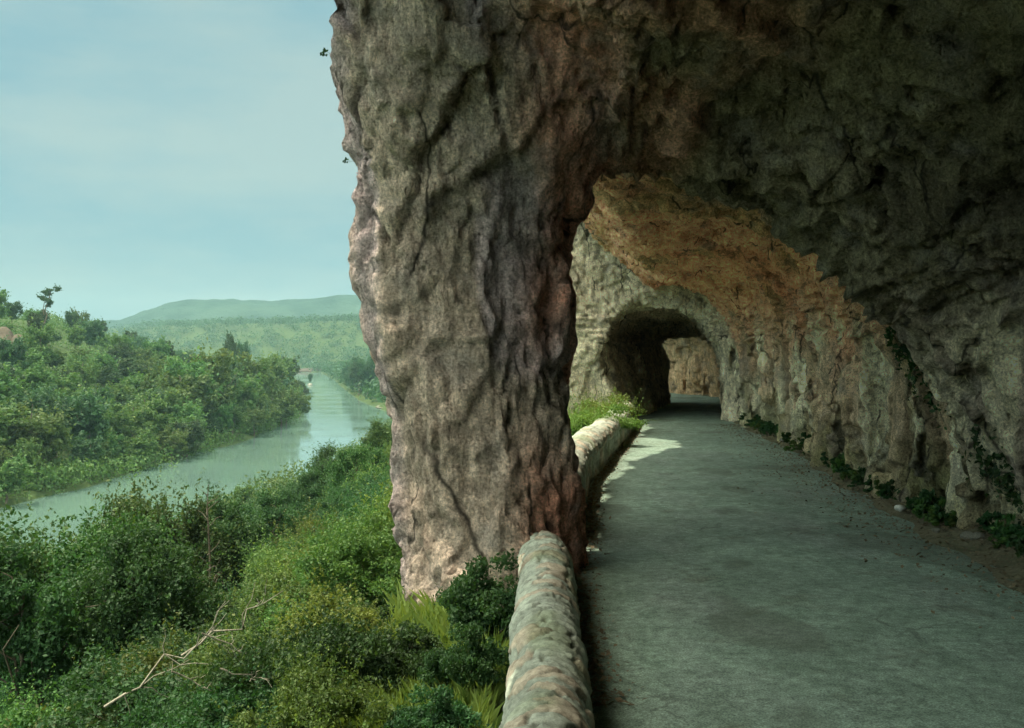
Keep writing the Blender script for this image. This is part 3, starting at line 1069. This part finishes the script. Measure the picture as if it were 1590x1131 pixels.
for wv, step, hsc, lab, grp in (
        (18.5, 6.6, .8, 'leafy riverside tree in the front row along the far bank', 'trees along the far waterline'),
        (25, 7.5, 1.25, 'tall round tree in the second row behind the far bank', 'trees behind the far waterline'),
        (36, 9, 1.1, 'green tree low on the wooded slope across the river', 'trees low on the far slope'),
        (49, 10, 1.0, 'green tree halfway up the wooded slope across the river', 'trees halfway up the far slope'),
        (63, 12, .95, 'green tree on the upper wooded slope across the river', 'trees on the upper far slope'),
        (80, 13, .95, 'green tree high on the wooded slope across the river', 'trees high on the far slope'),
        (100, 14, .9, 'green tree near the crest of the wooded hill across the river', 'trees near the far crest')):
    y = 128. + rs.uniform(0, 5)
    while y < 640 and cnt < 250:
        x = float(xc(np.array([y]))[0]) - wv + rs.normal() * 1.8
        px = PX0 + x / y * 1705
        if px > -40 and px < 475 and not (wv > 30 and y > 560):
            s = hsc * rs.uniform(.72, 1.2)
            if wv < 30 and 230 < y < 520: s *= 1.25
            far_tree(x, y, s * 1.08, s * rs.uniform(.85, 1.2), grp, lab)
        y += step * rs.uniform(.75, 1.25) * (1 + max(0, y - 260) / 260)
print('far trees', cnt)

# tall poplars standing over the wood
for px, d, s in ((355, 400, 1.28), (376, 430, 1.25), (412, 470, 1.0)):
    x = at_px(px, d)
    plant({355: 'far3', 376: 'far4', 412: 'far0'}[px], 'poplar_tree', (x, d, tz(x, d) - .3), s * .62, px, {355: 'tallest dark poplar rising above the wood across the river',
          376: 'second dark poplar just right of the tallest one across the river', 412: 'shorter poplar at the river end of the far wood'}[px], 'tree', None, s * 1.62)

# reeds and low willows dipping into the water along the far bank are part of the undergrowth below
# --- trees on the right bank in the distance, and the far flat
n = 0
for i in range(30):
    d = rs.uniform(470, 1000)
    lo = float(xc(np.array([d]))[0]) + 21 + d * .01
    hi = at_px(640, d)
    if lo > hi: continue
    x = rs.uniform(lo, hi)
    s = rs.uniform(.9, 1.4)
    plant('far%d' % rs.integers(5), 'broadleaf_tree', (x, d, tz(x, d) - .3), s, rs.uniform(0, 6), 'blue green hazy tree on the near bank far downstream', 'tree',
          'hazy trees on the near bank downstream', s * rs.uniform(.9, 1.2))
    n += 1

for i, (px, d, s) in enumerate(((537, 560, 1.0), (548, 520, 1.15), (560, 540, 1.35), (572, 500, 1.2), (585, 530, 1.45), (597, 505, 1.3), (553, 600, 1.3), (590, 590, 1.5), (545, 640, 1.2))):
    x = max(at_px(px, d), float(xc(np.array([d]))[0]) + 17)
    plant('far%d' % (3 + i % 2), 'broadleaf_tree', (x, d, tz(x, d) - .3), s * 1.15, rs.uniform(0, 6), 'tall blue green tree on the near bank downstream beside the pillar edge', 'tree',
          'tall trees on the near bank downstream', s * 1.45)

# far-off woods that read as one mass: undergrowth between the trees, and the flat beyond
def woodland(name, pts, size, n, mat, seed, hmax):
    r = np.random.default_rng(seed)
    pts = np.array(pts)
    lob = []
    for x, y in pts:
        rr = r.uniform(.7, 1.3) * hmax * .62
        lob.append((x, y, tz(x, y) + hmax * r.uniform(.15, .45), rr, rr, hmax * r.uniform(.35, .6)))
    V, F, A = crown(r, lob, n, size, .25, 0, 1, .2)
    tag(mobj(name, V, F, mat, None, False, {'leaf': A}), kind='stuff')


q = []
while len(q) < 1500:
    y = 125 + 620 * rs.random() ** 1.2
    x = float(xc(np.array([y]))[0]) - 16.2 - 120 * rs.random() ** 1.5
    if -60 < PX0 + x / y * 1705 < 480: q.append((x, y))
woodland('undergrowth', q, .55, 200000, M_FAR, 41, 5.0)
q = []
while len(q) < 2600:
    y = rs.uniform(560, 1720)
    px = rs.uniform(130, 650)
    x = at_px(px, y)
    if abs(x - float(xc(np.array([y]))[0])) > 21 + y * .004 and not (y < 700 and px < 470): q.append((x, y))
for i_ in range(260):
    y = rs.uniform(420, 1130); q.append((float(xc(np.array([y]))[0]) + 20 + abs(rs.normal()) * 8, y))
woodland('far_woodland', q, 2.0, 130000, M_FARD, 42, 11.0)
q = []
while len(q) < 420:
    y = 85 + 330 * rs.random() ** 1.3
    lo = float(xc(np.array([y]))[0]) + 18.5
    x = lo + rs.random() * 45
    if PX0 + x / y * 1705 < 650 and not (PX0 + x / y * 1705 < 190 and y < 125): q.append((x, y))
woodland('riverside_thicket', q, .45, 60000, M_FAR, 43, 4.0)

# --- near bank terrace trees (100 - 330 m)
for i in range(48):
    d = 60 + 270 * rs.random() ** 1.3
    lo = float(xc(np.array([d]))[0]) + 21
    hi = at_px(650, d)
    x = rs.uniform(lo, min(hi, lo + 30)) if hi > lo else None
    if x is None: continue
    if 50 < PX0 + x / d * 1705 < 190 and d < 125: continue
    s = rs.uniform(.35, .6) if x < lo + 6 else rs.uniform(.5, .75)
    plant('far%d' % rs.integers(5), 'broadleaf_tree', (x, d, tz(x, d) - .3), s, rs.uniform(0, 6), 'bushy tree on the near riverbank below the slope', 'tree',
          'trees on the near riverbank', s * rs.uniform(.9, 1.1))

print('trees', time.time() - T0)

# --- slope trees: (px, distance, top py, label)
slope_trees = [
    (22, 16, 815, 'large dark leafy tree at the lower left edge of the near slope', 1),
    (222, 17, 800, 'large dark leafy tree right of the water gap on the near slope', 3),
    (240, 40, 755, 'tall green tree on the near slope rising against the river', 0),
    (362, 42, 765, 'dark pointed tree on the near slope right of the tall one', 1),
    (35, 22, 800, 'spreading tree in front of the river at the far left', 0),
    (62, 34, 850, 'yellowish tree beside the gap of water at the left', 2),
    (205, 21, 800, 'broad leafy tree just right of the water gap', 0),
    (5, 22, 900, 'dark tree at the lower left with water showing through it', 3),
    (60, 18, 1000, 'low dark tree at the bottom left below the water gap', 3),
    (430, 60, 760, 'dark bushy tree on the slope where the river narrows', 1),
    (470, 75, 725, 'round tree overhanging the narrow part of the river', 1),
    (520, 85, 690, 'round dark tree on the slope left of the pillar', 3),
    (560, 70, 690, 'green tree on the slope close to the pillar edge', 0),
    (595, 95, 650, 'small tree on the slope almost touching the pillar', 2),
    (300, 48, 800, 'leafy tree between the two slope trees at the river', 2),
    (250, 24, 880, 'dense green tree in the middle of the near slope', 0),
]
for px, d, py, lab, k in slope_trees:
    x = at_px(px, d); z0 = tz(x, d)
    top = EYE - (py - 545) / 1705 * d
    h = max(1.5, top - z0)
    sz = h / PROT['mid%d' % k].h
    plant('mid%d' % k, 'slope_tree', (x, d, z0 - .1), min(sz * 1.15, .6 + .45 * sz) * (.8 if d < 20 else 1), rs.uniform(0, 6), lab, 'tree', None, sz)

# --- shrubs over the near slope
k = 0
tries = 0
pts = []
while k < 298 and tries < 20000:
    tries += 1
    d = 5.5 + 75 * rs.random() ** 1.7
    px = rs.uniform(-60, 650)
    x = at_px(px, d)
    if x > xl(np.array([d]))[0] - 1.4: continue
    if x < -26: continue
    if d < 11.5 and px > 545: continue
    if any((x - a) ** 2 + (d - b) ** 2 < (.42 * (1 + d * .035)) ** 2 for a, b in pts): continue
    pts.append((x, d))
    z0 = tz(x, d)
    s = rs.uniform(.5, .95) * (.9 + d * .026)
    if 80 < px < 158 and d < 60: continue
    if 55 < px < 185: s = min(s, .75)
    if px > 330 and d < 34: s *= .72
    yel = px > 330 and d < 26
    kk = rs.choice([1, 4, 0, 2, 0, 3]) if yel else rs.choice([0, 3, 3, 2, 3])
    if (kk in (1, 4)):
        lab, grp = 'yellow green leafy shrub on the near slope left of the pillar', 'yellow green shrubs on the near slope'
    elif kk == 3:
        lab, grp = 'dark green shrub on the slope below the road', 'dark shrubs on the near slope'
    else:
        lab, grp = 'mid green bushy shrub on the slope below the road', 'green shrubs on the near slope'
    # keep the top under the line of sight to the river at the left
    plant('shr%d' % kk, 'shrub', (x, d, z0 - .1), s, rs.uniform(0, 6), lab, 'shrub', grp, s * rs.uniform(.8, 1.15), ('foliage', 'stem'))
    k += 1
print('shrubs', k)

# dark fine-leaved bushes at the pillar foot
for x, y, s, sz, lab in ((-.30, 9.4, .85, .95, 'dark fine leaved bush against the foot of the rock pillar'),
                         (-.30, 7.9, .62, .75, 'dark fine leaved bush beside the near parapet'),
                         (-.85, 8.3, .75, .70, 'dark fine leaved bush left of the pillar foot'),
                         (-.45, 6.9, .6, .6, 'low dark bush at the bottom edge beside the parapet')):
    plant('ivy', 'evergreen_bush', (x, y, tz(x, y) - .05), s, rs.uniform(0, 6), lab, 'bush', None, sz, ('foliage', 'stem'))
# bush behind the far parapet, in the sun
for x, y, s, lab in ((2.35, 30.5, 1.05, 'sunlit yellow green bush behind the far parapet near the tunnel'),
                     (1.8, 26.5, 1.0, 'small yellow green bush behind the far parapet beside the pillar edge'),
                     (2.95, 33.2, .8, 'green bush where the far parapet meets the tunnel mouth')):
    plant('shr1', 'verge_bush', (x, y, tz(x, y) - .05), s, rs.uniform(0, 6), lab, 'bush', None, s * 1.1, ('foliage', 'stem'))

# weeds along the right wall foot
for i in range(210):
    y = 8 + 26 * rs.random()
    x = float(xr(np.array([y]))[0]) - abs(rs.normal()) * .22 + .0
    s = rs.uniform(.45, 1.25)
    plant('weed%d' % rs.integers(3), 'weed', (x, y, .06), s, rs.uniform(0, 6), 'small dark green weed along the foot of the right rock wall', 'weed',
          'weeds along the foot of the rock wall', s * rs.uniform(.7, 1.4), ('foliage', 'stem'))

# grass and low cover on the near slope: nobody could count it
def scatter_cover():
    r = np.random.default_rng(31)
    n = 110000
    y = 4.5 + 40 * r.random(n) ** 2.2
    x = -(0.0 + (y * .5 + 2) * r.random(n)) + .2
    ok = (x < xl(y) - .6) & ((vn(x * .8, y * .8, x * 0) > -.1) | (x > -1.2))
    x = np.where(r.random(n) < .12, xl(y) - .62 - .8 * r.random(n), x); ok |= (x > xl(y) - 1.45) & (x < xl(y) - .6)
    x, y = x[ok], y[ok]
    z = terrain_z(x, y)
    n = len(x)
    h = (.10 + .18 * r.random(n)) * (1 + y * .03)
    wd = .0055 * (1 + y * .09)
    a = r.uniform(0, 6.3, n); lx, ly = np.cos(a), np.sin(a)
    tl = r.normal(size=(n, 2)) * .35
    P = np.stack([x, y, z - .03], 1)
    W = np.stack([lx * wd, ly * wd, 0 * x], 1)
    T = P + np.stack([tl[:, 0] * h, tl[:, 1] * h, h], 1)
    M = (P + T) / 2 + np.stack([tl[:, 0] * h * -.15, tl[:, 1] * h * -.15, h * .1], 1)
    V = np.stack([P - W, P + W, M + W * .8, T, ], 1).reshape(-1, 3)
    A = np.stack([r.random(n), r.random(n), r.random(n), np.ones(n)], 1).repeat(4, 0)
    o = mobj('grass', V, np.arange(4 * n).reshape(n, 4), M_YEL, None, False, {'leaf': A})
    tag(o, kind='stuff')


scatter_cover()


def litter():
    """dead leaves and grit blown against the foot of the wall"""
    r = np.random.default_rng(77)
    n = 14000
    y = 7 + 27 * r.random(n) ** 1.3
    x0 = xr(y); x1 = xe(y)
    x = x0 - np.abs(r.normal(size=n)) * .75 + .1
    k_ = n // 4
    x[:k_] = xl(y[:k_]) + np.abs(r.normal(size=k_)) * .12 + .03
    t = np.clip((x - x1) / (x0 + .9 - x1), 0, 1)
    z = .035 + .26 * t ** 1.3 + .03 * ss(0, .2, t)
    P = np.stack([x, y, z], 1)
    V, F = leaves(r, P, .042, np.tile([[0, 0, 3.0]], (n, 1)), .6)
    A = np.stack([r.random(n), r.random(n), r.random(n), np.ones(n)], 1).repeat(4, 0)
    m = leaf_material('dead_leaves', (.05, .045, .03), (.17, .14, .09), (.25, .2, .13), .3, .1)
    tag(mobj('leaf_litter', V, F, m, None, False, {'leaf': A}), kind='stuff')


litter()
print('veg', time.time() - T0)

# ------------------------------------------------------------------ small single things
def woody(name, segs, mat, loc, label, cat, group=None):
    parts = [tube(p, r_, 5) for p, r_ in segs]
    V, F = joinm(parts)
    o = mobj(name, V, F, mat)
    o.location = loc
    return tag(o, label, cat, group)


def dead_branch(px, py, d, L_, ang, seed, label, rise=.15):
    r = np.random.default_rng(seed)
    x = at_px(px, d); z = EYE - (py - 545) / 1705 * d
    z = max(z, tz(x, d) + .1)
    dirv = np.array([math.cos(ang), .25, math.sin(ang)])
    segs = [(bent(r, (0, 0, 0), dirv * L_, 7, .05), np.linspace(.011, .003, 7) * L_ ** .5)]
    for i in range(7):
        t = r.uniform(.15, .9); a = np.array(segs[0][0][int(t * 6)])
        e = a + (dirv * .6 + r.normal(size=3) * .6) * L_ * .38 * (1 - t * .5)
        segs.append((bent(r, a, e, 4, .08), np.linspace(.005, .002, 4) * L_ ** .5))
    return woody('dead_branch', segs, M_DEAD, (x, d, z), label, 'dead branch', 'dead branches on the near slope')


dead_branch(312, 985, 7.6, .42, -.5, 1, 'pale bare dead branch lying highest on the near slope')
dead_branch(265, 1045, 7.4, .40, -.55, 2, 'pale bare dead branch lying lowest and furthest left on the near slope')
dead_branch(340, 1040, 7.2, .32, -.3, 3, 'short pale dead branch beside the longer ones on the near slope')
dead_branch(160, 1100, 7.6, .9, .62, 4, 'long thin grey dead branch slanting up from the bottom left')
dead_branch(280, 1020, 7.8, .8, .55, 5, 'long thin grey dead branch slanting up across the shrubs')
# bare sapling standing against the river
r_ = np.random.default_rng(8)
x, d = at_px(318, 36), 36
segs = [(bent(r_, (0, 0, 0), (.1, 0, 5.6), 8, .012), np.linspace(.07, .012, 8))]
for i in range(16):
    h = 2 + 3.4 * r_.random(); q = r_.uniform(0, 6.3); l_ = .75 * (1.2 - h / 6.5)
    segs.append((bent(r_, (.1 * h / 5.6, 0, h), (.1 + l_ * math.cos(q), l_ * math.sin(q), h + l_ * .8), 4, .06), np.linspace(.018, .006, 4)))
topz = EYE - (752 - 545) / 1705 * d
woody('bare_sapling', segs, M_BARK, (x, d, max(topz - 5.6, tz(x, d) - .2)), 'thin leafless sapling standing up between the two slope trees against the river', 'tree')

# crooked leaning tree on the left crest
d = 330; x = at_px(72, d)
zc_ = EYE + (545 - 478) / 1705 * d
r_ = np.random.default_rng(9)
root = link(bpy.data.objects.new('crooked_tree', None)); root.location = (x, d, tz(x, d) - .2)
tag(root, 'small crooked tree leaning right on the crest of the left hill', 'tree')
hh = EYE + (545 - 448) / 1705 * d - root.location.z
lb = [(1.2, 0, hh - 1.2, 2.6, 1.6, 1.1), (3.2, 0, hh - .4, 1.8, 1.4, .9), (-1.0, 0, hh - 2.6, 2.2, 1.6, 1.3), (.2, 0, hh - 4.4, 2.6, 2, 1.6)]
V_, F_, A_ = crown(r_, lb, 4500, .34, .45, 5, sprigs=40, sprig_len=1.2)
mobj('crown', V_, F_, M_FARD, root, False, {'leaf': A_})
V_, F_ = joinm([tube(bent(r_, (-1.5, 0, -.5), (1.6, 0, hh - .4), 7, .04), np.linspace(.32, .12, 7)), tube(bent(r_, (-.6, 0, hh * .5), (-.8, 0, hh - 2), 4, .05), np.linspace(.15, .06, 4))])
mobj('trunk', V_, F_, M_BARK, root)


def stone(name, loc, r, mat, seed, label=None, cat=None, group=None, kind=None, sq=(1, .8, .6)):
    import bmesh
    bm = bmesh.new(); bmesh.ops.create_icosphere(bm, subdivisions=3, radius=r)
    V = np.array([v.co[:] for v in bm.verts])
    u = V / r
    k_ = 1 + .22 * vn(u[:, 0] * 1.6 + seed, u[:, 1] * 1.6, u[:, 2] * 1.6) + .08 * vn(u[:, 0] * 5, u[:, 1] * 5 + seed, u[:, 2] * 5)
    for v, q, kk_ in zip(bm.verts, V, k_): v.co = (q[0] * kk_ * sq[0], q[1] * kk_ * sq[1], q[2] * kk_ * sq[2])
    for f in bm.faces: f.smooth = True
    me = bpy.data.meshes.new(name); bm.to_mesh(me); bm.free(); me.materials.append(mat)
    o = link(bpy.data.objects.new(name, me)); o.location = loc
    return tag(o, label, cat, group, kind)


M_WHITE = soil_material('white_stone', (.62, .64, .58), (.8, .8, .75), 6)
M_SCREE = soil_material('pale_earth', (.045, .036, .028), (.09, .074, .056), .5)
M_GREY = soil_material('grey_stone', (.16, .16, .13), (.30, .29, .25), 6)
stone('white_stone', (5.38, 15.2, .12), .075, M_WHITE, 3, 'small white stone lying at the foot of the right rock wall', 'stone')
r_ = np.random.default_rng(17)
for i in range(26):
    y = 8.5 + 22 * r_.random()
    x = float(xe(np.array([y]))[0]) + r_.uniform(.1, .9)
    stone('fallen_stone', (x, y, .07 + .1 * (x - float(xe(np.array([y]))[0]))), r_.uniform(.03, .10), M_GREY, i * 3.1, 'small grey stone fallen on the verge below the right wall', 'stone', 'stones fallen along the verge')
# bare earth outcrop on the far slope, gravel bank and reddish river bank downstream
for k_, (px, py, a_, b_) in enumerate(((6, 516, 3.4, 1.5), (30, 526, 2.6, 1.1))):
    for d in np.arange(160, 420, 2.0):       # stands on the hillside, above the trees in front of it
        x = at_px(px, d)
        if tz(x, d) + 6.5 > EYE - (py - 545) / 1705 * d: break
    stone('rock_outcrop', (x, d, tz(x, d) + 3.0), 1, M_SCREE, 5 + k_, ('reddish bare rock outcrop high on the wooded slope at the left edge', 'lower pale rock outcrop just below the reddish one at the left edge')[k_], 'rock', None, None, (a_, 3, 4.6))
xg = float(xc(np.array([440.]))[0]) + 19
stone('gravel_bank', (xg + 5, 440, WZ + .2), 1, soil_material('gravel', (.09, .09, .07), (.16, .16, .13), .8), 2, None, None, None, 'structure', (6, 22, 1.1))
stone('earth_bank', (at_px(505, 1130), 1135, WZ + .5), 1, M_SCREE, 2, None, None, None, 'structure', (34, 8, 4.2))
# islet bush in the river
d = 700; x = at_px(481, d)
stone('river_rock', (x, d, WZ + .1), 1.6, M_GREY, 8, 'dark rock standing in the middle of the river far downstream', 'rock', None, None, (1, 1.2, .7))
plant('far4', 'islet_tree', (x, d, WZ + .5), .5, 1, 'small dark tree standing alone in the river downstream', 'tree', None, .72)

# tufts on the pillar's left edge and an ivy patch on the right wall
for (px, py, d, s, lab) in ((507, 80, 11.3, .30, 'upper small plant tuft sticking out of the pillar edge against the sky'),
                            (538, 247, 11.4, .22, 'lower small plant tuft sticking out of the pillar edge against the sky')):
    o = plant('weed0', 'rock_tuft', (at_px(px, d) + .03, d, EYE + (545 - py) / 1705 * d - .02), s * 1.2, 0, lab, 'plant', None, s * 1.2, ('foliage', 'stem'), (0, -1.3))


def wall_creeper(name, cy_, cz_, wy, hz, n, label, seed):
    """a creeper hugging the right wall: leaves dropped onto the rock by ray"""
    r = np.random.default_rng(seed)
    dg = ROCK_BVH
    P, Nn = [], []
    for _ in range(n):
        y = cy_ + r.normal() * wy * .5; z = cz_ + r.normal() * hz * .5
        h = dg.ray_cast(Vector((3.2, y, z)), Vector((1, 0, 0)))
        if h[0] is not None:
            P.append(np.array(h[0]) + np.array(h[1]) * r.uniform(.01, .09)); Nn.append(np.array(h[1]))
    V, F = leaves(r, np.array(P), .075, np.array(Nn) * .9)
    n_ = len(P)
    A = np.stack([r.random(n_), r.random(n_) * .2, r.random(n_), np.ones(n_)], 1).repeat(4, 0)
    tag(mobj(name, V, F, M_BUSHD, None, False, {'leaf': A}), label, 'climbing plant')


wall_creeper('climbing_ivy', 14.2, 2.6, .7, .9, 1600, 'dark green ivy clinging high on the right rock wall', 61)
wall_creeper('climbing_ivy', 12.4, .9, .5, .5, 500, 'small patch of ivy low on the wall at the right edge', 62)

# ------------------------------------------------------------------ haze
def haze():
    x0, x1, y0, y1, z0, z1 = -3200, 3200, -700, 3200, -24.5, 150
    V = [(x, y, z) for x in (x0, x1) for y in (y0, y1) for z in (z0, z1)]
    F = [(0, 1, 3, 2), (4, 6, 7, 5), (0, 4, 5, 1), (2, 3, 7, 6), (0, 2, 6, 4), (1, 5, 7, 3)]
    m = bpy.data.materials.new('haze'); m.use_nodes = True
    t = m.node_tree; t.nodes.clear()
    out = t.nodes.new('ShaderNodeOutputMaterial'); pv = t.nodes.new('ShaderNodeVolumePrincipled')
    pv.inputs['Color'].default_value = (.35, .57, .66, 1)
    pv.inputs['Density'].default_value = .00016
    t.links.new(pv.outputs[0], out.inputs['Volume'])
    tag(mobj('haze', V, F, m, None, False), kind='stuff')


haze()
print('script done', time.time() - T0)
